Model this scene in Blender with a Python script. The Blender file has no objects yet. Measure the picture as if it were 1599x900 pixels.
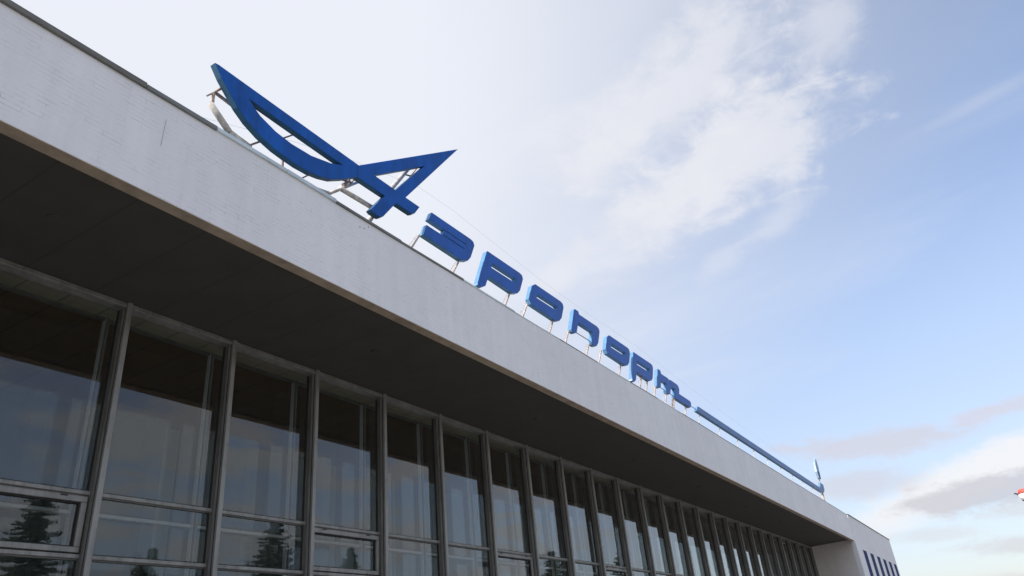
import bpy, bmesh, math, random
from mathutils import Vector, Matrix
random.seed(7)
R=math.radians
C=bpy.context.scene.collection
sc=bpy.context.scene
EYE=1.6            # height of the lens above the forecourt

# ------------------------------------------------------------------ materials
MATS={}
def mat(name,col,rough=.6,metal=0.,spec=.5,noise=None,bump=None,alt=None,coat=0.):
    m=bpy.data.materials.new(name); m.use_nodes=True
    nt=m.node_tree; n=nt.nodes; l=nt.links; b=n['Principled BSDF']
    b.inputs['Base Color'].default_value=(*col,1); b.inputs['Roughness'].default_value=rough
    b.inputs['Metallic'].default_value=metal; b.inputs['Specular IOR Level'].default_value=spec
    if coat: b.inputs['Coat Weight'].default_value=coat
    tc=n.new('ShaderNodeTexCoord')
    if noise:
        scale,amt,stretch=noise
        mp=n.new('ShaderNodeMapping'); mp.inputs['Scale'].default_value=stretch
        l.new(tc.outputs['Object'],mp.inputs['Vector'])
        t=n.new('ShaderNodeTexNoise'); t.inputs['Scale'].default_value=scale; t.inputs['Detail'].default_value=6; t.inputs['Roughness'].default_value=.65
        l.new(mp.outputs[0],t.inputs['Vector'])
        mx=n.new('ShaderNodeMix'); mx.data_type='RGBA'
        a=alt if alt else tuple(c*(1-amt) for c in col)
        mx.inputs[6].default_value=(*a,1); mx.inputs[7].default_value=(*[min(1,c*(1+amt*.4)) for c in col],1)
        rp=n.new('ShaderNodeMapRange'); rp.inputs[1].default_value=.32; rp.inputs[2].default_value=.62
        l.new(t.outputs[0],rp.inputs[0]); l.new(rp.outputs[0],mx.inputs[0]); l.new(mx.outputs[2],b.inputs['Base Color'])
        rr=n.new('ShaderNodeMapRange'); rr.inputs[3].default_value=max(.05,rough-.1); rr.inputs[4].default_value=min(1,rough+.12)
        l.new(t.outputs[0],rr.inputs[0]); l.new(rr.outputs[0],b.inputs['Roughness'])
    if bump:
        s,st=bump
        t2=n.new('ShaderNodeTexNoise'); t2.inputs['Scale'].default_value=s; t2.inputs['Detail'].default_value=4
        l.new(tc.outputs['Object'],t2.inputs['Vector'])
        bp=n.new('ShaderNodeBump'); bp.inputs['Strength'].default_value=st; bp.inputs['Distance'].default_value=.01
        l.new(t2.outputs[0],bp.inputs['Height']); l.new(bp.outputs[0],b.inputs['Normal'])
    MATS[name]=m; return m

def math_node(n,l,op,a,b=None,c=None):
    k=n.new('ShaderNodeMath'); k.operation=op
    for i,v in enumerate((a,b,c)):
        if v is None: continue
        if isinstance(v,(int,float)): k.inputs[i].default_value=v
        else: l.new(v,k.inputs[i])
    return k.outputs[0]

def brick_paint(name,col,axis='X',strength=1.0):
    """white-washed brickwork: faint irregular bed joints, patchy roller paint, light run marks"""
    m=bpy.data.materials.new(name); m.use_nodes=True
    nt=m.node_tree; n=nt.nodes; l=nt.links; b=n['Principled BSDF']; b.inputs['Roughness'].default_value=.8
    b.inputs['Specular IOR Level'].default_value=.25
    tc=n.new('ShaderNodeTexCoord'); sp=n.new('ShaderNodeSeparateXYZ'); l.new(tc.outputs['Object'],sp.inputs[0])
    cb=n.new('ShaderNodeCombineXYZ'); l.new(sp.outputs[axis],cb.inputs[0]); l.new(sp.outputs['Z'],cb.inputs[1])
    br=n.new('ShaderNodeTexBrick'); br.inputs['Scale'].default_value=1; br.inputs['Brick Width'].default_value=.52
    br.inputs['Row Height'].default_value=.078; br.inputs['Mortar Size'].default_value=.006; br.inputs['Mortar Smooth'].default_value=.5
    br.inputs['Color1'].default_value=(1,1,1,1); br.inputs['Color2'].default_value=(.93,.93,.93,1); br.inputs['Mortar'].default_value=(0,0,0,1)
    l.new(cb.outputs[0],br.inputs['Vector'])
    def noise(scale,sx,sz,det=5,seed=0):
        mp=n.new('ShaderNodeMapping'); mp.inputs['Scale'].default_value=(sx,sz,1); mp.inputs['Location'].default_value=(seed,seed,seed)
        l.new(cb.outputs[0],mp.inputs['Vector'])
        t=n.new('ShaderNodeTexNoise'); t.inputs['Scale'].default_value=scale; t.inputs['Detail'].default_value=det; t.inputs['Roughness'].default_value=.6
        l.new(mp.outputs[0],t.inputs['Vector']); return t.outputs[0]
    def ramp(v,a,b_):
        k=n.new('ShaderNodeMapRange'); k.inputs[1].default_value=a; k.inputs[2].default_value=b_; l.new(v,k.inputs[0]); return k.outputs[0]
    gate=ramp(noise(2.2,1,1.6,seed=3),.42,.66)          # joints show only here and there
    gate2=ramp(noise(9,.6,1,seed=9),.38,.6)
    joint=math_node(n,l,'MULTIPLY',math_node(n,l,'MULTIPLY',br.outputs['Fac'],gate),gate2)
    patch=ramp(noise(.5,1,1,seed=5),.3,.7)
    run=ramp(noise(1.4,2.4,.18,6,seed=7),.35,.7)
    fine=ramp(noise(14,1,1,4,seed=1),.3,.7)
    stain=math_node(n,l,'GREATER_THAN',noise(11,1,1,2,seed=21),.735)
    v=math_node(n,l,'ADD',.90,math_node(n,l,'MULTIPLY',patch,.08))
    v=math_node(n,l,'ADD',v,math_node(n,l,'MULTIPLY',run,.06))
    v=math_node(n,l,'ADD',v,math_node(n,l,'MULTIPLY',fine,.035))
    v=math_node(n,l,'SUBTRACT',v,math_node(n,l,'MULTIPLY',joint,.36*strength))
    v=math_node(n,l,'SUBTRACT',v,math_node(n,l,'MULTIPLY',stain,.05))
    vm=n.new('ShaderNodeVectorMath'); vm.operation='SCALE'; vm.inputs[0].default_value=col; l.new(v,vm.inputs['Scale'])
    l.new(vm.outputs[0],b.inputs['Base Color'])
    bp=n.new('ShaderNodeBump'); bp.inputs['Strength'].default_value=.35; bp.inputs['Distance'].default_value=.006
    h=math_node(n,l,'SUBTRACT',math_node(n,l,'MULTIPLY',fine,.5),math_node(n,l,'MULTIPLY',br.outputs['Fac'],.45))
    l.new(h,bp.inputs['Height']); l.new(bp.outputs[0],b.inputs['Normal'])
    MATS[name]=m; return m

def tiled(name,col,pitch,phase,dark,noise_amt=.15,rough=.8):
    """flat panels with thin dark joints every «pitch» metres along X"""
    m=mat(name,col,rough,noise=(1.1,noise_amt,(1,1,1)))
    nt=m.node_tree; n=nt.nodes; l=nt.links; b=n['Principled BSDF']
    src=b.inputs['Base Color'].links[0].from_socket
    tc=n.new('ShaderNodeTexCoord'); sp=n.new('ShaderNodeSeparateXYZ'); l.new(tc.outputs['Object'],sp.inputs[0])
    fr=math_node(n,l,'FRACT',math_node(n,l,'DIVIDE',math_node(n,l,'SUBTRACT',sp.outputs['X'],phase),pitch))
    j=math_node(n,l,'LESS_THAN',fr,.028)
    mx=n.new('ShaderNodeMix'); mx.data_type='RGBA'; l.new(j,mx.inputs[0]); l.new(src,mx.inputs[6]); mx.inputs[7].default_value=(*dark,1)
    l.new(mx.outputs[2],b.inputs['Base Color']); return m

def glass_mat(name,tint=(.9,.93,.92),ior=1.5,dirt=.03,wave=.0):
    m=bpy.data.materials.new(name); m.use_nodes=True
    nt=m.node_tree; n=nt.nodes; l=nt.links; n.clear()
    out=n.new('ShaderNodeOutputMaterial'); tr=n.new('ShaderNodeBsdfTransparent'); tr.inputs[0].default_value=(*tint,1)
    gl=n.new('ShaderNodeBsdfGlossy'); gl.inputs['Roughness'].default_value=.012; gl.inputs[0].default_value=(.95,.97,1,1)
    fr=n.new('ShaderNodeFresnel'); fr.inputs['IOR'].default_value=ior
    tc=n.new('ShaderNodeTexCoord'); t=n.new('ShaderNodeTexNoise'); t.inputs['Scale'].default_value=.55; t.inputs['Detail'].default_value=1
    l.new(tc.outputs['Object'],t.inputs['Vector']); bp=n.new('ShaderNodeBump'); bp.inputs['Strength'].default_value=.12; bp.inputs['Distance'].default_value=.012
    l.new(t.outputs[0],bp.inputs['Height']); l.new(bp.outputs[0],gl.inputs['Normal'])
    # both faces of the sheet reflect: 2F/(1+F), counted once on the face the light enters
    ge=n.new('ShaderNodeNewGeometry'); F2=math_node(n,l,'DIVIDE',math_node(n,l,'MULTIPLY',fr.outputs[0],2.),math_node(n,l,'ADD',fr.outputs[0],1.))
    F2=math_node(n,l,'MULTIPLY',F2,math_node(n,l,'SUBTRACT',1.,ge.outputs['Backfacing']))
    mx=n.new('ShaderNodeMixShader'); l.new(F2,mx.inputs[0]); l.new(tr.outputs[0],mx.inputs[1]); l.new(gl.outputs[0],mx.inputs[2])
    df=n.new('ShaderNodeBsdfDiffuse'); df.inputs[0].default_value=(.4,.4,.38,1)
    t3=n.new('ShaderNodeTexNoise'); t3.inputs['Scale'].default_value=2.5; t3.inputs['Detail'].default_value=6; l.new(tc.outputs['Object'],t3.inputs['Vector'])
    rp=n.new('ShaderNodeMapRange'); rp.inputs[1].default_value=.35; rp.inputs[2].default_value=.8; rp.inputs[3].default_value=dirt*.3; rp.inputs[4].default_value=dirt*2
    l.new(t3.outputs[0],rp.inputs[0])
    m2=n.new('ShaderNodeMixShader'); l.new(rp.outputs[0],m2.inputs[0]); l.new(mx.outputs[0],m2.inputs[1]); l.new(df.outputs[0],m2.inputs[2])
    l.new(m2.outputs[0],out.inputs[0]); MATS[name]=m; return m

M_fascia=brick_paint('white_washed_brick',(.86,.86,.885))
M_return=brick_paint('white_washed_brick_side',(.84,.79,.76),'Y',1.2)
M_wing=brick_paint('wing_brick',(.82,.82,.84),'X',.5)
M_lip=mat('beige_concrete',(.46,.37,.28),.85,noise=(3,.25,(1,1,1)))
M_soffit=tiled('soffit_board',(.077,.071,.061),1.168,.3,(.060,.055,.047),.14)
M_alu=mat('weathered_aluminium',(.30,.295,.28),.5,metal=.35,noise=(5,.35,(1,1,.25)))
M_aludark=mat('dark_aluminium',(.16,.155,.145),.55,metal=.3,noise=(4,.3,(1,1,.3)))
M_rubber=mat('black_gasket',(.02,.02,.02),.7)
M_white=mat('white_inner_frame',(.42,.43,.44),.5,noise=(3,.15,(1,1,1)))
M_glass=glass_mat('window_glass',ior=1.5,dirt=.010)
M_inglass=glass_mat('inner_glass',(.86,.89,.88),ior=1.3,dirt=.006)
M_strip=tiled('slot_ceiling',(.31,.27,.20),.73,.07,(.1,.09,.08))
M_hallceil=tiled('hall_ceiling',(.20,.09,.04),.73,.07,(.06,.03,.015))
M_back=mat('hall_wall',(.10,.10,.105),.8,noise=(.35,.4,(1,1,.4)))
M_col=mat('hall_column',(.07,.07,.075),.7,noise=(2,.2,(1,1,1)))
M_panel=mat('pale_light_band',(.34,.34,.33),.6)  # pale colour stands in for bright daylight bands at the back of the hall
M_floor=mat('hall_floor',(.3,.28,.25),.35)
M_blue=mat('royal_blue_enamel',(.006,.098,.46),.42,spec=.35,noise=(2.2,.32,(2,1,.5)),bump=(2.,.25))
M_bluenew=mat('royal_blue_enamel_emblem',(.003,.095,.42),.5,spec=.25,noise=(1.6,.3,(1.6,1,.6)),bump=(1.6,.3))
M_side=mat('sky_blue_return',(.11,.27,.46),.4,noise=(3,.2,(1,1,1)))  # paler than the faces: sunlight on the left ends put into the colour
M_sideteal=mat('faded_teal_return',(.022,.10,.19),.55,noise=(3,.25,(1,1,1)))  # darker teal than the letter sides
M_bar=mat('chalky_blue_enamel',(.09,.20,.45),.5,noise=(1.2,.3,(1,1,1)))
M_pale=mat('pale_blue_enamel',(.30,.42,.56),.5,noise=(2,.3,(1,1,1)))
M_rust=mat('rusty_steel',(.22,.13,.09),.85,noise=(9,.6,(1,1,1)),alt=(.42,.36,.30))
M_greypaint=mat('peeling_grey_paint',(.58,.56,.52),.7,noise=(6,.45,(1,1,1)),bump=(20,.4))
M_postpaint=mat('chipped_cream_paint',(.55,.50,.44),.75,noise=(12,.7,(1,1,1)),alt=(.24,.11,.06))
M_coping=mat('weathered_felt_coping',(.17,.17,.155),.8,noise=(4,.3,(.4,1,1)))
M_zinc=mat('galvanised_sheet',(.62,.70,.72),.38,metal=.3,noise=(2,.3,(.3,1,1)))
M_zincd=mat('dull_galvanised_sheet',(.20,.21,.205),.6,metal=.3,noise=(2,.3,(.3,1,1)))
M_wire=mat('steel_cable',(.6,.6,.6),.5,metal=.4)
M_navy=mat('navy_frame',(.012,.05,.22),.6,spec=.15)
M_slot=mat('navy_glazing',(.012,.030,.12),.55,spec=.12)
M_roof=mat('roof_felt',(.07,.07,.07),.9)
M_wall=mat('rear_render',(.5,.49,.46),.85,noise=(1,.2,(1,1,.3)))
M_red=mat('red_signal_paint',(.62,.10,.075),.5,noise=(3,.15,(1,1,1)))
M_wht=mat('white_signal_paint',(.78,.78,.76),.5)
M_bark=mat('spruce_bark',(.10,.07,.05),.9,noise=(8,.4,(1,1,.3)))
M_needle=mat('spruce_needles',(.02,.035,.018),.7,noise=(.8,.5,(1,1,1)))

# ------------------------------------------------------------------ mesh helpers
class MB:
    def __init__(s): s.bm=bmesh.new(); s.mats=[]
    def _m(s,m):
        if m not in s.mats: s.mats.append(m)
        return s.mats.index(m)
    def box(s,x0,x1,y0,y1,z0,z1,m,bevel=0):
        v=[s.bm.verts.new((x,y,z)) for x in (x0,x1) for y in (y0,y1) for z in (z0,z1)]
        i=s._m(m); fs=[]
        for q in ((0,1,3,2),(4,6,7,5),(0,4,5,1),(2,3,7,6),(0,2,6,4),(1,5,7,3)):
            f=s.bm.faces.new([v[k] for k in q]); f.material_index=i; fs.append(f)
        if bevel:
            es=list({e for f in fs for e in f.edges})
            bmesh.ops.bevel(s.bm,geom=es,offset=bevel,segments=1,affect='EDGES')
        return s
    def hexa(s,P,m):   # 8 points: bottom 4 then top 4, same winding
        v=[s.bm.verts.new(p) for p in P]; i=s._m(m)
        for q in ((3,2,1,0),(4,5,6,7),(0,1,5,4),(1,2,6,5),(2,3,7,6),(3,0,4,7)):
            s.bm.faces.new([v[k] for k in q]).material_index=i
        return s
    def tube(s,pts,r,m,seg=8):
        i=s._m(m); pts=[Vector(p) for p in pts]; rings=[]
        for k,p in enumerate(pts):
            d=(pts[min(k+1,len(pts)-1)]-pts[max(k-1,0)]).normalized()
            u=d.cross(Vector((0,0,1)));
            if u.length<.1: u=d.cross(Vector((0,1,0)))
            u.normalize(); w=d.cross(u)
            rr=r[k] if isinstance(r,(list,tuple)) else r
            rings.append([s.bm.verts.new(p+(u*math.cos(2*math.pi*(j+.5)/seg)+w*math.sin(2*math.pi*(j+.5)/seg))*rr) for j in range(seg)])
        for a,b in zip(rings,rings[1:]):
            for j in range(seg):
                f=s.bm.faces.new((a[j],a[(j+1)%seg],b[(j+1)%seg],b[j])); f.material_index=i; f.smooth=seg>5
        s.bm.faces.new(rings[0][::-1]).material_index=i; s.bm.faces.new(rings[-1]).material_index=i
        return s
    def build(s,name,parent=None,loc=(0,0,0)):
        bmesh.ops.recalc_face_normals(s.bm,faces=s.bm.faces)
        me=bpy.data.meshes.new(name); s.bm.to_mesh(me); s.bm.free()
        for m in s.mats: me.materials.append(m)
        o=bpy.data.objects.new(name,me); C.objects.link(o); o.location=loc
        if parent: o.parent=parent
        return o

def tag(o,label=None,cat=None,group=None,kind=None):
    if label: o['label']=label
    if cat: o['category']=cat
    if group: o['group']=group
    if kind: o['kind']=kind
    return o
def empty(name,loc,label,cat,group=None):
    o=bpy.data.objects.new(name,None); C.objects.link(o); o.location=loc; o.empty_display_size=.3
    return tag(o,label,cat,group)
def kids(o): return [c for c in bpy.data.objects if c.parent==o]
def copy_tree(o,parent=None,loc=None):
    c=o.copy(); C.objects.link(c)
    if parent: c.parent=parent
    if loc is not None: c.location=loc
    for ch in kids(o): copy_tree(ch,c)
    return c

def slab_shape(name,outline,holes,y0,y1,face,side,parent,origin,bevel=.006,extra=()):
    """closed outline in the X-Z plane with openings, given real thickness y0..y1"""
    cu=bpy.data.curves.new(name,'CURVE'); cu.dimensions='2D'; cu.fill_mode='BOTH'
    cu.extrude=(y1-y0)/2-bevel; cu.bevel_depth=bevel; cu.bevel_resolution=0; cu.offset=-bevel
    for pts in [outline,*holes,*extra]:
        sp=cu.splines.new('POLY'); sp.points.add(len(pts)-1)
        for p,(x,z) in zip(sp.points,pts): p.co=(x-origin[0],z-origin[2],0,1)
        sp.use_cyclic_u=True
    tmp=bpy.data.objects.new('tmp',cu); C.objects.link(tmp)
    dg=bpy.context.evaluated_depsgraph_get(); me=bpy.data.meshes.new_from_object(tmp.evaluated_get(dg))
    bpy.data.objects.remove(tmp); bpy.data.curves.remove(cu)
    me.name=name
    me.transform(Matrix.Rotation(R(90),4,'X')); me.transform(Matrix.Translation((0,(y0+y1)/2-origin[1],0)))
    me.materials.clear(); me.materials.append(face); me.materials.append(side)
    for p in me.polygons: p.material_index=0 if abs(p.normal.y)>.6 else 1; p.use_smooth=False
    o=bpy.data.objects.new(name,me); C.objects.link(o); o.parent=parent
    return o

# ------------------------------------------------------------------ ground
g=MB(); g.box(-4000,4000,-4000,4000,-.6,0,mat('asphalt',(.20,.18,.155),.9,noise=(.6,.3,(1,1,1)),bump=(30,.3))); tag(g.build('ground'),kind='structure')
g=MB(); g.box(-60,110,1.2,11.2,.004,.13,mat('pavement_slabs',(.42,.39,.34),.85,noise=(1.2,.25,(1,1,1)))); tag(g.build('pavement'),kind='structure')
g=MB(); g.box(-60,110,.95,1.197,.004,.15,mat('kerb_stone',(.42,.41,.39),.8,noise=(3,.2,(1,1,1)))); tag(g.build('kerb'),kind='structure')

# ------------------------------------------------------------------ terminal building
F=8.70; D=11.95; G=12.20; IN=12.80
XL=-14.0; XR=62.1
P=2.336; X0=6.87
HEAD=6.675+EYE
term=empty('terminal_building',(24,14,0),'long white-washed terminal building with deep dark canopy over a tall glazed front','building')
TL=Vector(term.location)
def T(mb,name,parent=term,loc=None):
    """part of the terminal, built in world coordinates"""
    o=mb.build(name); o.parent=parent
    w=Vector((0,0,0)) if loc is None else loc
    o.location=w-TL if parent==term else w
    return o
def ztop(x):
    return EYE+8.369+ .075*(1-math.exp(-max(0,x-2.5)/4.)) + .012*math.sin(x*.23+1) + .006*math.sin(x*1.1) - max(0,x-35)*.0016
def zbot(x): return EYE+6.655-.0022*max(0,x-16)
def strip(mb,x0,x1,n,y0,y1,fz0,fz1,m):
    prev=None; i=mb._m(m)
    for k in range(n+1):
        x=x0+(x1-x0)*k/n
        r=[mb.bm.verts.new(q) for q in ((x,y0,fz0(x)),(x,y1,fz0(x)),(x,y1,fz1(x)),(x,y0,fz1(x)))]
        if prev:
            for a in range(4):
                mb.bm.faces.new((prev[a],prev[(a+1)%4],r[(a+1)%4],r[a])).material_index=i
        else: mb.bm.faces.new(r).material_index=i
        prev=r
    mb.bm.faces.new(prev[::-1]).material_index=i
    return mb
T(strip(MB(),XL,XR,150,F,F+.23,zbot,ztop,M_fascia),'canopy_fascia')
T(strip(MB(),XL,XR,60,F+.003,F+.226,lambda x:zbot(x)-.012,lambda x:zbot(x)-.0005,M_lip),'fascia_underside')
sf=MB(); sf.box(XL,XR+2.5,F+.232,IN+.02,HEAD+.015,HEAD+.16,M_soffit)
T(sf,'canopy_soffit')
rf=MB(); rf.box(XL,XR+.5,F+.235,19,EYE+7.6,EYE+7.75,M_roof); T(rf,'roof')
# small fittings under the canopy
for k in range(9):
    b=MB(); x=4.5+k*7.1; b.tube([(x,10.3,HEAD+.016),(x,10.3,HEAD-.012)],.09,M_soffit,16); T(b,'soffit_cover')
# coping in sheets of different age
segs=[(XL,-6.5,M_coping,.085,.05),(-6.49,-.4,M_coping,.085,.05),(-.39,4.62,M_coping,.085,.05),(4.63,5.9,M_zincd,.07,.045),(5.91,7.4,M_zinc,.07,.04),(7.41,8.65,M_zinc,.07,.045),
      (8.66,10.6,M_zincd,.05,.04),(10.61,12.9,M_zincd,.042,.03),(12.91,15.2,M_zinc,.035,.022)]
x=15.21
while x<XR-.2:
    w=2.45; segs.append((x,min(x+w,XR),M_zincd if int(x)%5 else M_zinc,.022,.012)); x+=w+.01
for (a,b,m,h,o_) in segs:
    mb=MB(); strip(mb,a,b,max(1,int((b-a)/.6)),F-o_,F+.27,lambda x:ztop(x)+.002,lambda x,h=h:ztop(x)+h,m)
    T(mb,'coping')
# hairline crack in the brickwork, left of the emblem, drawn as a thin tube
w=MB(); w.tube([(5.03,F-.008,EYE+8.07),(5.02,F-.010,EYE+7.86),(5.01,F-.008,EYE+7.55)],.0025,M_alu,6); T(w,'wall_wire')
for (x,z) in ((9.60,8.335),(9.48,8.25),(9.35,8.22)):
    w=MB(); w.tube([(x,F+.002,z+EYE),(x,F-.006,z+EYE)],.011,M_rubber,8); T(w,'wall_anchor')

# glazed front -----------------------------------------------------
T1=3.215+EYE; T2=2.235+EYE; T3=.75+EYE
NB0,NB1=-8,24
# bay prototype in local coordinates: x from 0 (left mullion centre) to P
def make_bay(vent):
    xa,xb=.05,P-.05
    win=MB(); win.box(xa,xa+.028,G-.02,G+.02,.32,HEAD-.09,M_rubber); win=win.build('window')
    b=MB(); b.box(xb-.028,xb,G-.02,G+.02,.32,HEAD-.09,M_rubber); b.build('gasket',win)
    b=MB(); b.box(xa,xb,D+.03,G+.03,HEAD-.085,HEAD-.045,M_alu,.006); b.box(xa,xb,D+.06,G+.03,HEAD-.045,HEAD+.012,M_alu); b.build('head_rail',win)
    for z in (T1,T2,T3):
        b=MB(); b.box(xa,xb,G-.075,G+.03,z,z+.065,M_alu,.006)
        b.box(xa,xb,G-.045,G+.028,z-.022,z-.0005,M_aludark)
        b.box(xa,xb,G-.03,G+.025,z+.0655,z+.085,M_rubber); b.build('transom',win)
    b=MB(); b.box(xa,xb,G-.12,G+.03,.13,.32,M_aludark); b.build('sill',win)
    zs=[(T1+.085,HEAD-.088),(T2+.085,T1-.024),(T3+.085,T2-.024),(.325,T3-.024)]
    for k,(a,b) in enumerate(zs):
        xi,xj=xa+.03,xb-.03
        if vent and k==1:
            s=MB()
            for (u0,u1,w0,w1) in ((xi+.005,xj-.005,b-.10,b-.005),(xi+.005,xj-.005,a,a+.085),(xi+.005,xi+.095,a+.086,b-.101),(xj-.095,xj-.005,a+.086,b-.101)):
                s.box(u0,u1,G-.085,G+.015,w0,w1,M_alu,.007)
            for (u0,u1,w0,w1) in ((xi+.1,xj-.1,b-.125,b-.102),(xi+.1,xj-.1,a+.087,a+.105),(xi+.097,xi+.118,a+.106,b-.126),(xj-.118,xj-.097,a+.106,b-.126)):
                s.box(u0,u1,G-.045,G+.01,w0,w1,M_rubber)
            for hx in (xi+.35,xj-.45):
                s.box(hx,hx+.11,G-.10,G-.086,b-.03,b-.012,M_rubber)
            s=s.build('vent_sash',win)
            xi,xj,a,b=xi+.12,xj-.12,a+.107,b-.127
        hx_,hz_=(xj-xi)/2,(b-a)/2
        p=MB(); p.box(-hx_,hx_,-.003,.003,-hz_,hz_,M_glass); p.build('pane',win,((xi+xj)/2,G-.003,(a+b)/2))
    return win
proto_v=make_bay(True); proto_n=make_bay(False)
used=set()
for n in range(NB0,NB1+1):
    x=X0-.05+P*(n-1); v=(n%3==0)
    pr=proto_v if v else proto_n
    loc=Vector((x,0,0))-TL
    if id(pr) in used: o=copy_tree(pr,term,loc)
    else: o=pr; o.parent=term; o.location=loc; used.add(id(pr))
# each sheet sits a hair out of true in its rebate
rj=random.Random(31)
for o in bpy.data.objects:
    if o.name.split('.')[0]=='pane': o.rotation_euler=(R(rj.uniform(-.10,.10)),0,R(rj.uniform(-.16,.16)))
# outer mullions
mm=MB()
mm.box(-.048,.048,D,G-.10,.13,HEAD+.012,M_alu,.006)
mm.box(-.062,.062,G-.099,G+.04,.13,HEAD+.012,M_aludark)
mm.box(-.052,-.0485,D+.055,D+.075,.13,HEAD,M_rubber); 
m0=mm.build('mullion',term); first=True
for n in range(NB0-1,NB1+1):
    o=m0 if first else m0.copy()
    if not first: C.objects.link(o)
    first=False; o.location=Vector((X0-.05+P*n,0,0))-TL
# inner glazing layer
ii=MB(); ii.box(-.035,.035,IN-.05,IN+.05,.13,HEAD-.03,M_white,.005)
ii.box(-.02,.02,IN-.11,IN-.051,.13,HEAD-.03,M_aludark)
i0=ii.build('inner_mullion',term)
rails=[]
for z,h_ in ((3.04+EYE,.06),(.7+EYE,.08)):
    it=MB(); it.box(.036,P-.036,IN-.05,IN+.05,z,z+h_,M_white,.005); rails.append(it.build('inner_rail',term))
it=MB(); it.box(.036,P-.036,IN-.05,IN+.05,HEAD-.07,HEAD-.028,M_aludark); rails.append(it.build('inner_rail',term))
ig=MB(); ig.box(.04,P-.04,IN+.06,IN+.066,.15,HEAD-.07,M_inglass); ig0=ig.build('inner_pane',term)
for n in range(NB0,NB1+1):
    for s in (i0,*rails,ig0):
        o=s if n==NB0 else s.copy()
        if n!=NB0: C.objects.link(o)
        o.location=Vector((X0-.0+P*(n-1),0,0))-TL
h=MB(); h.box(XL,XR+2.4,G+.04,IN-.06,HEAD-.03,HEAD+.012,M_strip); T(h,'slot_ceiling')
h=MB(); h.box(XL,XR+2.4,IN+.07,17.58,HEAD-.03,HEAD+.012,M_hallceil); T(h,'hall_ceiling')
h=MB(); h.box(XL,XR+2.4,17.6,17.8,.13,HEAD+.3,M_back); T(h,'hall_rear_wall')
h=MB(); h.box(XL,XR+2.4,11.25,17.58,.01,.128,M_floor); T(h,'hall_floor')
h=MB(); h.box(XL-.2,XL-.005,F+.1,19,.01,EYE+8.2,M_wall); T(h,'end_wall')
h=MB(); h.box(XL,XR+2.4,18.8,19,.01,EYE+8.3,M_wall); T(h,'rear_wall')
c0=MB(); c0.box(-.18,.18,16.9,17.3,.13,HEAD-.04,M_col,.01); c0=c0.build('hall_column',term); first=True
x=-6.6
while x<62:
    o=c0 if first else c0.copy()
    if not first: C.objects.link(o)
    first=False; o.location=Vector((x,0,0))-TL; x+=2.92
c0=MB(); c0.box(.45,.95,17.45,17.59,.13,HEAD-.06,M_panel,.01); c0=c0.build('wall_panel',term); first=True  # pale strips added to give bright bands of daylight beside the columns
x=-6.6
for k in (3,6,8,9,11,12,14,16,17,19,21):
    o=c0 if first else c0.copy()
    if not first: C.objects.link(o)
    first=False; o.location=Vector((-6.6+2.92*k,0,0))-TL

# ------------------------------------------------------------------ wing at the far end
wing=empty('wing_building',(73,14,0),'plain whitewashed end block with narrow navy windows beyond the canopy','building')
WL=Vector(wing.location)
def W(mb,name,parent=wing):
    o=mb.build(name); o.parent=parent; o.location=-WL if parent==wing else (0,0,0); return o
wx0=XR+.32; wx1=84.6; wz=EYE+8.47
slots=[(65.07,66.55),(68.55,70.0),(72.1,73.6),(75.7,77.1),(79.0,80.4),(82.2,83.5)]
slots=[(65.0+i*3.44,65.0+i*3.44+1.65) for i in range(6)]
def zrow(mb,z0,z1,m):
    xs=[wx0]+[v for s in slots for v in s]+[wx1]
    for a,b in zip(xs[::2],xs[1::2]): mb.box(a,b,F+.02,F+.32,z0,z1,m)
w_=MB(); w_.box(wx0,wx1,F+.02,F+.32,EYE+6.13,wz,M_wing); zrow(w_,EYE+.6,EYE+6.13,M_wing); w_.box(wx0,wx1,F+.02,F+.32,0.01,EYE+.6,M_wing)
w_.box(wx1-.3,wx1,F+.32,19,0.01,wz,M_wing); w_.box(wx0,wx1-.3,18.7,19,0.01,wz,M_wing)
W(w_,'wall')
w_=MB(); w_.hexa([(wx0,F+.32,.01),(wx0+.3,F+.32,.01),(wx0+2.1,19,.01),(wx0+1.8,19,.01),(wx0,F+.32,wz-.02),(wx0+.3,F+.32,wz-.02),(wx0+2.1,19,wz-.02),(wx0+1.8,19,wz-.02)],M_return)
W(w_,'return_wall')
w_=MB(); w_.box(wx0+.3,wx1-.3,F+.32,18.7,wz-.5,wz-.35,M_roof); W(w_,'roof')
w_=MB(); w_.box(wx0-.04,wx1+.05,F-.03,F+.36,wz+.002,wz+.05,M_coping); w_.box(wx1-.33,wx1+.05,F+.36,19,wz+.002,wz+.05,M_coping); W(w_,'coping')
w_=MB(); w_.box(XR+.003,wx0-.002,F+.10,F+.30,EYE+6.5,wz-.06,M_wht); W(w_,'joint_cover')
for a,b in slots:
    w_=MB(); w_.box(a,b,F+.045,F+.075,EYE+.6,EYE+6.13,M_slot); win=W(w_,'window')
    w_=MB(); 
    for u in (a,(a+b)/2-.03,b-.06): w_.box(u,u+.06,F+.012,F+.043,EYE+.6,EYE+6.13,M_navy)
    for z in (.6,2.2,4.1,6.07): w_.box(a+.06,b-.06,F+.016,F+.042,EYE+z,EYE+z+.055,M_navy)
    W(w_,'frame',win)

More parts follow.
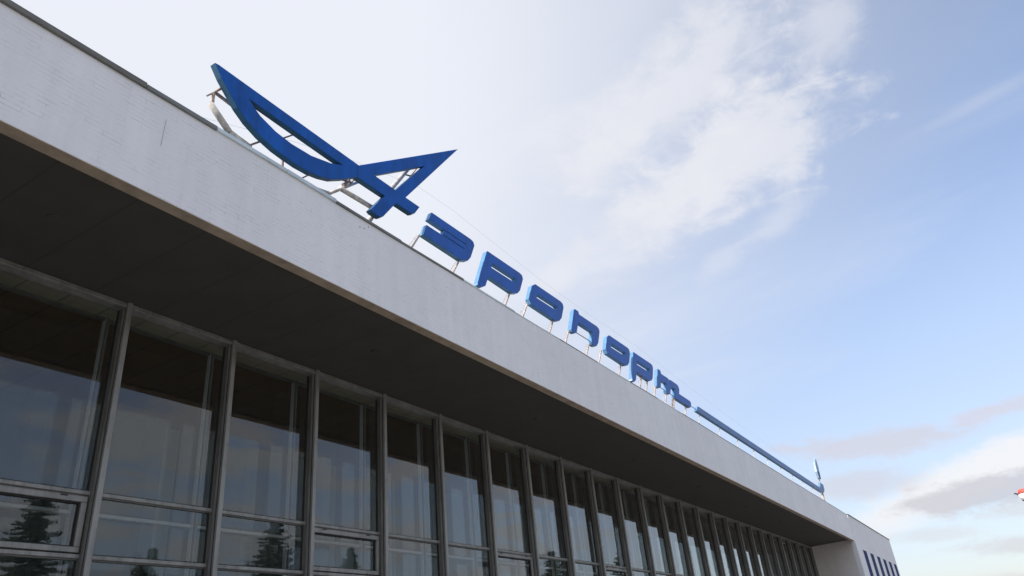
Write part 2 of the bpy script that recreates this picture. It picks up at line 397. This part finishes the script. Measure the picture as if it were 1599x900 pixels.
# ------------------------------------------------------------------ rooftop sign
Y0,Y1=8.95,9.09
RZ=EYE+7.75
def shear(u0,pts): return [(u0+u+.48*z,EYE+9.275+z) for u,z in pts]
def letter(name,u0,outline,holes,label,posts,mface=M_blue,mside=M_side,rods=()):
    org=(u0+.6,9.02,RZ)
    t=empty(name,org,label,'sign letter','letters of the rooftop sign')
    slab_shape('letter_body',shear(u0,outline),[shear(u0,h) for h in holes],Y0,Y1,mface,mside,t,org)
    for (xt,zt) in posts:
        xb=xt-.65*(EYE+zt-RZ); 
        b=MB(); b.tube([(xt-org[0],.0,EYE+zt-RZ),(xb-org[0],.0,.002)],.026,M_postpaint,6); b.build('post',t)
        b=MB(); b.tube([(xt-org[0]-.05,.03,EYE+zt-RZ),(xb-org[0]-.04,.30,.002)],.008,M_postpaint,5); b.build('back_stay',t)
    if len(posts)==4 and len(rods)==2:
        b=MB(); b.tube([(27.89-org[0],.05,EYE+9.25-RZ),(27.28-org[0],.05,EYE+8.4-RZ)],.035,M_rust,6); b.build('prop',t)
    for (xa,za,xb,zb) in rods:
        b=MB(); b.tube([(xa-org[0],0,EYE+za-RZ),(xb-org[0],0,EYE+zb-RZ)],.014,M_aludark,6); b.build('tie_rod',t)
    return t
E_=[(0,.83),(1.62,.84),(1.76,.81),(1.85,.71),(1.85,.30),(1.78,.12),(1.57,0),(.02,.02),(0,.30),(.005,.385),(.63,.385),(.63,.545),(1.54,.545),(1.54,.565),(.62,.565),(.61,.60),(0,.60)]
# the lower slit of the reversed e is a second, separate groove
E_=[(0,.83),(1.62,.84),(1.76,.81),(1.85,.71),(1.85,.26),(1.78,.10),(1.57,0),(.02,.02),(0,.36),(1.53,.38),(1.53,.403),(.62,.403),(.62,.545),(1.53,.553),(1.53,.576),(.55,.576),(0,.576)]
letter('sign_letter',11.735,E_,[],'royal blue backwards-E letter with two thin slits, first after the winged emblem',[(11.70,9.27),(13.27,9.27)])
P_=[(0,.80),(.03,.83),(1.66,.845),(1.80,.81),(1.88,.70),(1.86,.24),(1.78,.10),(1.57,0),(.36,.03),(.335,-.33),(.20,-.45),(.02,-.45),(0,-.38)]
CO=[(.37,.37),(1.50,.385),(1.55,.41),(1.55,.53),(1.50,.555),(.37,.54)]
letter('sign_letter',14.125,P_,[CO],'darker royal blue P-shaped letter, second letter after the winged emblem',[(15.62,9.26)])
O_=[(.0,.68),(.16,.83),(1.68,.84),(1.84,.80),(1.92,.68),(1.90,.24),(1.80,.08),(1.60,0),(.14,.02),(0,.16)]
letter('sign_letter',16.50,O_,[CO],'blue oblong O letter, the nearer of the two O letters in the sign',[(16.56,9.30),(18.03,9.27)])
N_=[(0,.86),(.05,.93),(.29,.93),(.36,.83),(1.66,.845),(1.82,.79),(1.88,.68),(1.86,.20),(1.76,.03),(1.64,-.01),(1.44,-.01),(1.38,.06),(1.41,.44),(1.36,.50),(.38,.49),(.36,.05),(.24,-.01),(.06,-.01),(0,.05)]
letter('sign_letter',19.06,N_,[],'blue arch-shaped letter with a raised left shoulder, between the two O letters',[(19.02,9.28),(20.40,9.28)],rods=[(19.3,9.38,20.5,9.40)])
letter('sign_letter',21.50,O_,[CO],'blue oblong O letter, the farther of the two O letters in the sign',[(21.3,9.30),(22.85,9.27)])
letter('sign_letter',23.70,P_,[CO],'lighter blue P-shaped letter, the farther one, beside the m-shaped letter',[(24.66,9.32),(25.20,9.28)])
T_=[(0,.80),(.03,.83),(.29,.83),(.36,.70),(1.08,.71),(1.20,.66),(1.32,.71),(2.06,.71),(2.24,.66),(2.34,.54),(2.32,.31),(3.56,.31),(3.70,.25),(3.70,.06),(3.58,-.02),(1.86,-.02),(1.80,.06),(1.84,.40),(1.40,.41),(1.34,.06),(1.22,-.03),(.98,-.03),(.90,.06),(.92,.40),(.37,.40),(.34,.05),(.24,-.01),(.06,-.01),(0,.05)]
letter('sign_letter',26.03,T_,[],'blue m-shaped letter with a long foot trailing right, last before the long bar',[(25.98,9.28),(27.08,9.27),(27.95,9.25),(29.25,9.25)],rods=[(26.25,9.36,27.0,9.36),(27.35,9.36,27.9,9.36)])

# long bar
org=(43,9.02,RZ)
t=empty('sign_bar',org,'very long slender blue bar running along the roof edge with an upturned far end','sign bar')
slab_shape('bar_body',[(30.42,EYE+9.30),(30.72,EYE+9.585),(55.35,EYE+9.545),(55.75,EYE+9.75),(55.95,EYE+9.98),(56.95,EYE+9.98),(56.95,EYE+9.62),(56.45,EYE+9.36),(55.6,EYE+9.235)],[],Y0,Y1,M_bar,M_side,t,org)
x=30.9
while x<56:
    b=MB(); b.tube([(x-43,0,EYE+9.26-RZ),(x-43-.65*(EYE+9.26-RZ)*.9,0,.002)],.017,M_postpaint,5); b.build('post',t); x+=2.75
b=MB(); b.tube([(56.0-43,0,EYE+9.27-RZ),(55.6-43,0,.002)],.03,M_postpaint,6); b.build('post',t)
b=MB(); b.tube([(29.6-43,0,EYE+9.42-RZ),(30.6-43,0,EYE+9.42-RZ)],.014,M_aludark,6); b.build('tie_rod',t)
# far tail
org=(56.4,9.02,RZ)
t=empty('sign_tail',org,'small upright pale blue blade standing above the far end of the long bar','sign blade')
slab_shape('blade',[(56.95,EYE+11.86),(56.45,EYE+11.62),(56.1,EYE+11.25),(55.98,EYE+10.75),(56.15,EYE+10.32),(56.5,EYE+10.30),(56.82,EYE+10.62),(57.05,EYE+11.2)],[],Y0,Y1,M_pale,M_pale,t,org)
slab_shape('blade_foot',[(56.22,EYE+10.36),(56.30,EYE+10.85),(56.72,EYE+10.75),(56.62,EYE+10.28)],[],Y0-.02,Y0-.003,M_navy,M_navy,t,org)
b=MB(); b.tube([(0,0,EYE+10.35-RZ),(-.25,0,.002)],.028,M_rust,6); b.build('post',t)

# winged emblem
org=(9.5,9.02,RZ)
t=empty('winged_emblem',org,'large blue emblem of a curved blade crossing a pointed triangle, left of the letters','emblem')
out=[(5.90,10.10),(6.059,9.872),(6.256,9.66),(6.445,9.46),(6.68,9.29),(6.994,9.15),(7.345,9.062),(7.609,9.035),(7.90,9.02),(8.227,9.04),(8.515,9.10),(8.80,9.20),(9.13,9.40),(9.526,9.672),(10.42,9.672),(9.95,9.06),(10.02,9.02),(10.26,9.02),(10.36,9.09),(10.80,9.672),(11.36,9.672),(11.47,9.74),(11.665,10.018),(11.153,10.018),(13.48,12.875),(9.588,10.018),(5.97,10.115)]
h1=[(6.685,9.817),(6.80,9.70),(6.954,9.60),(7.325,9.475),(7.721,9.43),(8.238,9.455),(8.779,9.590),(9.093,9.735)]
h2=[(10.08,10.038),(11.911,11.366),(10.80,10.03)]
up=lambda L:[(a,b+EYE) for a,b in L]
slab_shape('emblem_body',up(out),[up(h1),up(h2)],Y0,Y1,M_bluenew,M_sideteal,t,org,.008)
b=MB(); b.box(9.53-9.5,9.537-9.5,Y0-9.02-.003,Y0-9.02-.0005,EYE+9.70-RZ,EYE+10.0-RZ,M_rubber); b.build('sheet_seam',t)
YS=9.25
st=[((6.1,9.46),(6.54,9.11),.062,M_greypaint,8,'support_pipe'),((6.54,9.11),(7.02,9.05),.055,M_greypaint,8,'support_pipe'),((6.02,9.58),(6.30,9.95),.018,M_rust,4,'bracket'),
((6.15,9.77),(6.60,9.72),.032,M_rust,4,'bracket'),((6.14,9.74),(6.14,9.44),.034,M_postpaint,4,'bracket'),((7.0,9.09),(7.35,9.45),.022,M_rust,5,'bracket'),
((7.80,8.7),(7.78,9.42),.022,M_rust,4,'bracket'),((8.10,8.88),(8.6,9.40),.02,M_rust,4,'bracket'),((8.2,8.93),(9.04,9.12),.032,M_greypaint,4,'support_angle'),
((9.0,9.08),(9.9,9.90),.036,M_greypaint,6,'support_angle'),((9.32,9.41),(10.5,9.44),.058,M_greypaint,8,'support_pipe'),((9.9,8.5),(10.75,9.9),.062,M_greypaint,8,'support_pipe'),
((10.6,9.73),(11.7,11.36),.055,M_greypaint,8,'support_pipe'),((11.3,10.44),(12.0,11.5),.016,M_rust,4,'bracket'),((7.7,9.68),(8.0,9.98),.02,M_rust,4,'bracket'),
((9.36,9.66),(9.75,9.76),.026,M_rust,4,'bracket'),((9.42,9.55),(9.62,9.75),.045,M_rust,4,'bracket'),((11.5,11.02),(11.95,11.18),.02,M_rust,4,'bracket')]
for (a,c,r,m,sg,nm) in st:
    b=MB(); b.tube([(a[0]-9.5,YS-9.02,a[1]+EYE-RZ),(c[0]-9.5,YS-9.02,c[1]+EYE-RZ)],r,m,sg); b.build(nm,t)
for (x,z) in ((6.62,9.1),(7.0,9.05),(9.04,9.1),(10.0,8.66)):
    b=MB(); b.tube([(x-9.5,YS-9.02+.05,z+EYE-RZ),(x-9.5+.05,YS-9.02+.9,.002)],.04,M_greypaint,6); b.build('back_stay',t)
for (x,z) in ((6.15,9.76),(7.3,9.42),(7.78,9.4),(8.55,9.36),(9.62,9.72),(10.7,9.85),(11.72,11.1)):
    b=MB(); b.tube([(x-9.5,Y1-9.02-.02,z+EYE-RZ),(x-9.5,YS-9.02,z+EYE-RZ)],.018,M_rust,4); b.build('bracket',t)

# lightning cable strung over the sign
pts=[(4.9,8.62),(5.24,8.75),(5.88,8.97),(6.73,9.29),(8.0,9.76),(9.6,10.27),(11.94,10.86),(13.42,10.90),(14.92,10.81),(17.7,10.66),(21.2,10.64),(25.0,10.73),(30,10.55),(38,10.4),(47,10.35),(56,10.45)]
b=MB(); b.tube([(x,9.18,z+EYE) for x,z in pts],.002,M_wire,5); tag(b.build('cable'),'thin pale steel cable strung above the blue letters along the roof','cable')

# ------------------------------------------------------------------ mast at the right edge of the view
org=(140,-6.45,0)
t=empty('floodlight_mast',org,'tall mast with a red and white head, just entering at the right edge','mast')
zt=EYE+16.6
b=MB(); b.tube([(0,0,0),(0,0,zt-.16)],[.42,.22],M_wht,12); b.build('pole',t)
b=MB(); b.tube([(0,0,zt-.15),(0,0,zt)],[.75,.95],M_rubber,16); b.build('platform',t)
b=MB(); b.tube([(0,0,zt+.005),(0,0,zt+.95)],[.98,1.25],M_wht,16); b.build('basket',t)
b=MB(); b.tube([(0,0,zt+.955),(0,0,zt+1.6)],[1.28,1.05],M_red,16); b.build('lamp_housing',t)
b=MB(); b.tube([(0,.95,zt+.7),(0,1.4,zt+1.15),(0,1.65,zt+1.2)],.11,M_rubber,6); b.build('arm',t)

# ------------------------------------------------------------------ spruces across the forecourt (seen mirrored in the glass)
def spruce_mesh(seed,H):
    rnd=random.Random(seed); bm=bmesh.new()
    z=.9
    while z<H-.15:
        f=(H-z)/H; L=.33*H*f**.85*rnd.uniform(.75,1.15)+.15; nb=rnd.randint(6,10)
        a0=rnd.uniform(0,6.28)
        for k in range(nb):
            if rnd.random()<.12: continue
            a=a0+6.283*k/nb+rnd.uniform(-.3,.3); Lb=L*rnd.uniform(.45,1.2); droop=rnd.uniform(.15,.42)
            ca,sa=math.cos(a),math.sin(a); nt=max(4,int(Lb*7))
            for j in range(nt):
                u=(j+.5)/nt; r=Lb*u; zz=z-droop*r+.22*r*u
                w=(.20+.34*Lb*.3)*(1-u*.65)
                for s in (-1,1):
                    da=rnd.uniform(.5,1.0)*s; ex,ey=math.cos(a+da),math.sin(a+da); q=w*rnd.uniform(.7,1.3)
                    p0=Vector((ca*r,sa*r,zz)); p1=p0+Vector((ex*q,ey*q,-rnd.uniform(.02,.25)*q)); 
                    n=Vector((-sa,ca,0))*.05+Vector((0,0,rnd.uniform(.05,.12)))
                    v=[bm.verts.new(p) for p in (p0-n,p1-n*.4,p1+n*.3,p0+n)]
                    bm.faces.new(v)
        z+=rnd.uniform(.22,.38)*(0.5+f*.6)
    me=bpy.data.meshes.new('crown'); bm.to_mesh(me); bm.free(); me.materials.append(M_needle)
    b=MB(); b.tube([(0,0,0),(0,0,H*.5),(0,0,H)],[.02*H,.011*H,.01],M_bark,8); tr=b.build('trunk')
    return me,tr.data,tr
sp=[]
for sd,H in ((1,13.),(2,12.),(3,13.)): sp.append(spruce_mesh(sd,H))
spots=[(20.8,-18,1.02,'tall dark spruce mirrored in the lower pane at the left'),(30.6,-22,.93,'faint spruce mirrored second from the left'),(35.9,-16.6,.97,'dark wide spruce mirrored third from the left'),(44.1,-17.6,.90,'spruce mirrored in the vent pane near the middle'),
       (49.5,-16.5,.72,'low spruce mirrored beside the vent pane'),(100,-29.6,1.35,'far spruce mirrored toward the right of the glazing'),(120,-29.6,1.45,'farthest spruce mirrored at the right of the glazing')]
trees=[]
for i,(x,y,s,lab) in enumerate(spots):
    me,tm,src=sp[i%3]
    t=empty('spruce_tree',(x,y,0),lab,'tree','spruces across the forecourt'); t.rotation_euler.z=i*1.3; t.scale=(s*(.9+.25*(i%3)),s*(1.15-.2*(i%2)),s); t.rotation_euler.x=.02*(i-2)
    c=bpy.data.objects.new('crown',me); C.objects.link(c); c.parent=t
    tr=src if i<3 else src.copy()
    if i>=3: C.objects.link(tr)
    tr.parent=t

# ------------------------------------------------------------------ sun + sky
SUN_AZ,SUN_EL=163.,37.      # degrees from +X toward +Y; high behind the building, off to the left
sd=Vector((math.cos(R(SUN_AZ))*math.cos(R(SUN_EL)),math.sin(R(SUN_AZ))*math.cos(R(SUN_EL)),math.sin(R(SUN_EL))))
L=bpy.data.lights.new('sun','SUN'); L.energy=3.2; L.angle=R(.6); L.color=(1,.95,.88)
lo=bpy.data.objects.new('sun',L); C.objects.link(lo); lo.rotation_euler=(-sd).to_track_quat('-Z','Y').to_euler()

w=bpy.data.worlds.new('World'); sc.world=w; w.use_nodes=True; w.cycles.sampling_method='MANUAL'; w.cycles.sample_map_resolution=384
n=w.node_tree.nodes; l=w.node_tree.links
bg=n['Background']; bg.inputs[1].default_value=.15
sky=n.new('ShaderNodeTexSky'); sky.sky_type='NISHITA'; sky.sun_disc=False
sky.sun_elevation=R(SUN_EL); sky.sun_rotation=R(90-SUN_AZ); sky.air_density=1.; sky.dust_density=1.2; sky.ozone_density=1.4
tc=n.new('ShaderNodeTexCoord'); nrm=n.new('ShaderNodeVectorMath'); nrm.operation='NORMALIZE'; l.new(tc.outputs['Generated'],nrm.inputs[0])
sp_=n.new('ShaderNodeSeparateXYZ'); l.new(nrm.outputs[0],sp_.inputs[0])
mth=lambda *a: math_node(n,l,*a)
az=mth('MULTIPLY',mth('ARCTAN2',sp_.outputs['Y'],sp_.outputs['X']),57.2958)
el=mth('MULTIPLY',mth('ARCSINE',sp_.outputs['Z']),57.2958)
# cloud deck coordinates: the view ray carried up to a flat layer
zz=mth('ADD',mth('MAXIMUM',sp_.outputs['Z'],0.),.12)
cx=mth('DIVIDE',sp_.outputs['X'],zz); cy=mth('DIVIDE',sp_.outputs['Y'],zz)
cb=n.new('ShaderNodeCombineXYZ'); l.new(cx,cb.inputs[0]); l.new(cy,cb.inputs[1])
def wnoise(src,scale,stretch=(1,1,1),rot=0,det=7,rough=.58,dist=0.,off=0.):
    mp=n.new('ShaderNodeMapping'); mp.inputs['Rotation'].default_value=(0,0,rot); mp.inputs['Scale'].default_value=stretch; mp.inputs['Location'].default_value=(off,off*.7,off*.3)
    l.new(src,mp.inputs['Vector']); t=n.new('ShaderNodeTexNoise'); t.inputs['Scale'].default_value=scale; t.inputs['Detail'].default_value=det
    t.inputs['Roughness'].default_value=rough; t.inputs['Distortion'].default_value=dist; l.new(mp.outputs[0],t.inputs['Vector']); return t.outputs[0]
def wramp(v,a,b,lo=0.,hi=1.):
    k=n.new('ShaderNodeMapRange'); k.interpolation_type='SMOOTHSTEP'; k.inputs[1].default_value=a; k.inputs[2].default_value=b; k.inputs[3].default_value=lo; k.inputs[4].default_value=hi
    l.new(v,k.inputs[0]); return k.outputs[0]
# angular coordinates for the individual clouds
ab=n.new('ShaderNodeCombineXYZ'); l.new(az,ab.inputs[0]); l.new(el,ab.inputs[1])
nA=wnoise(ab.outputs[0],.16,(1,1,1),0,5,.62,.6,3.)
nB=wnoise(ab.outputs[0],.42,(.6,1.5,1),R(-15),5,.62,.5,8.)
wob=mth('ADD',mth('MULTIPLY',mth('SUBTRACT',nA,.5),2.2),mth('MULTIPLY',mth('SUBTRACT',nB,.5),1.9))
def puff(a0,e0,ra,re,tilt,soft,amp=1.0):
    """soft-edged cloud centred at azimuth a0, elevation e0 (degrees)"""
    da=mth('MULTIPLY',mth('SUBTRACT',az,a0),math.cos(R(e0))); de=mth('SUBTRACT',el,e0)
    c,s=math.cos(R(tilt)),math.sin(R(tilt))
    u=mth('DIVIDE',mth('ADD',mth('MULTIPLY',da,c),mth('MULTIPLY',de,s)),ra)
    v=mth('DIVIDE',mth('SUBTRACT',mth('MULTIPLY',de,c),mth('MULTIPLY',da,s)),re)
    d=mth('SQRT',mth('ADD',mth('MULTIPLY',u,u),mth('MULTIPLY',v,v)))
    d=mth('ADD',d,mth('MULTIPLY',wob,amp))
    return wramp(d,1-soft,1+soft,1.,0.)
def mixc(fac,a,bcol):
    k=n.new('ShaderNodeMix'); k.data_type='RGBA'; k.clamp_factor=True
    l.new(fac,k.inputs[0]) 
    if hasattr(a,'links'): l.new(a,k.inputs[6])
    else: k.inputs[6].default_value=(*a,1)
    if hasattr(bcol,'links'): l.new(bcol,k.inputs[7])
    else: k.inputs[7].default_value=(*bcol,1)
    return k.outputs[2]
SK=4.1   # cloud radiances below are given at background strength .15, exposure .7
vmul=n.new('ShaderNodeVectorMath'); vmul.operation='MULTIPLY'; l.new(sky.outputs[0],vmul.inputs[0])
vmul.inputs[1].default_value=(.93,.89,.905)      # slightly violet autumn air
dim=n.new('ShaderNodeVectorMath'); dim.operation='SCALE'; l.new(vmul.outputs[0],dim.inputs[0]); l.new(wramp(el,0.,26.,.66,1.),dim.inputs['Scale'])
col=dim.outputs[0]      # murkier air low down
# thin veil that thickens toward the sun and toward the horizon
dsun=n.new('ShaderNodeVectorMath'); dsun.operation='DOT_PRODUCT'; l.new(nrm.outputs[0],dsun.inputs[0]); 
hd=Vector((math.cos(R(68))*math.cos(R(38)),math.sin(R(68))*math.cos(R(38)),math.sin(R(38)))); dsun.inputs[1].default_value=hd
ang=mth('MULTIPLY',mth('ARCCOSINE',dsun.outputs['Value']),57.2958)
streak=wnoise(cb.outputs[0],1.5,(2.1,.42,1),R(8),5,.6,.5,2.)
veil=wramp(mth('ADD',ang,mth('MULTIPLY',mth('SUBTRACT',streak,.5),46.)),16.,74.,1.,0.)
hz=wramp(el,0.,40.,.42,.06)
thin=mth('MULTIPLY',wramp(streak,.36,.80),.30)
veil=mth('MINIMUM',mth('MAXIMUM',mth('ADD',veil,mth('MULTIPLY',thin,.9)),hz),1.)
col=mixc(veil,col,(.84*SK,.87*SK,.95*SK))
cl=[(13.5,39.6,8.0,3.0,-22,.7,1.0,.68),(8.6,33.8,6.8,3.3,-16,.55,.95,.74),(15.0,31.6,6.5,2.4,-25,.75,.9,.55),(-1.8,40.0,2.6,2.0,-40,.7,.9,.50),(20,36,3.5,1.6,-25,.7,.9,.5),(24,29,3,1.0,-25,.7,.9,.4),(6.8,28.6,2.6,.9,-20,.7,.9,.38),(12.,26.8,1.8,.8,-25,.7,1.,.30),(-9.5,31.3,3.0,.35,-3,.9,.7,.17)]
for (a0,e0,ra,re,ti,so,am,st_) in cl:
    col=mixc(mth('MULTIPLY',puff(a0,e0,ra,re,ti,so,am),st_),col,(.84*SK,.85*SK,.90*SK))
# bright bank and grey-mauve flat clouds low on the right
nC=wnoise(ab.outputs[0],1.15,(.55,1.3,1),R(6),5,.66,.3,15.)
wob=mth('ADD',wob,mth('MULTIPLY',mth('SUBTRACT',nC,.5),2.6))
low=[(-2.0,9.2,9.5,1.2,-14,.5,.45,.92,(.92,.925,.95)),(4.5,7.3,4.0,.8,-14,.8,.4,.7,(.90,.91,.94)),(5.3,11.9,4.8,.85,5,.5,.55,.62,(.70,.65,.69)),(-1.6,12.3,1.3,.45,0,.6,.5,.5,(.74,.66,.69)),(-4.4,12.4,1.6,.45,0,.6,.5,.5,(.74,.66,.69)),(6.6,9.4,3.2,.9,4,.6,.5,.55,(.68,.65,.70)),
     (-.3,7.7,4.6,.85,-2,.45,.6,.75,(.60,.60,.66)),(-3.0,6.3,2.6,.45,2,.55,.6,.5,(.70,.68,.71)),(-2.2,4.2,3.6,.55,4,.5,.6,.6,(.68,.67,.71)),(3.0,5.6,2.2,.35,4,.6,.6,.4,(.72,.70,.73)),(-.5,2.4,4.0,.4,3,.6,.6,.5,(.72,.70,.73)),(-10,9,6,1.0,-8,.5,.6,.5,(.68,.67,.70))]
for (a0,e0,ra,re,ti,so,am,st_,cc) in low:
    col=mixc(mth('MULTIPLY',puff(a0,e0,ra,re,ti,so,am),st_),col,tuple(c*SK for c in cc))
# scattered cloud on the side of the sky behind the viewer (what the glass mirrors)
back=wramp(sp_.outputs['Y'],-.30,-.5)
bn=wnoise(cb.outputs[0],2.6,(.8,1.1,1),R(20),5,.6,.3,11.)
col=mixc(mth('MULTIPLY',mth('MULTIPLY',wramp(bn,.45,.57),back),.95),col,(.78*SK,.80*SK,.83*SK))
l.new(col,bg.inputs[0])

# ------------------------------------------------------------------ camera
Rm=[[0.5347743566298001,0.34912822709070845,0.7694971530419603],[-0.8401461968294647,0.3171018417115023,0.4400008976538117],[-0.09039223110516786,-0.881791303558655,0.4628966855834657]]
M=Matrix(((Rm[0][0],-Rm[0][1],-Rm[0][2],0),(Rm[1][0],-Rm[1][1],-Rm[1][2],0),(Rm[2][0],-Rm[2][1],-Rm[2][2],EYE),(0,0,0,1)))
cam=bpy.data.cameras.new('camera'); cam.lens=1154.924/1599*36; cam.sensor_width=36; cam.clip_end=9000; cam.clip_start=.05
co=bpy.data.objects.new('camera',cam); C.objects.link(co); co.matrix_world=M; sc.camera=co
sc.render.engine='CYCLES'
sc.cycles.max_bounces=8; sc.cycles.transparent_max_bounces=20; sc.cycles.diffuse_bounces=3; sc.cycles.glossy_bounces=4
sc.view_settings.view_transform='Standard'; sc.view_settings.look='None'; sc.view_settings.gamma=1; sc.view_settings.exposure=.7
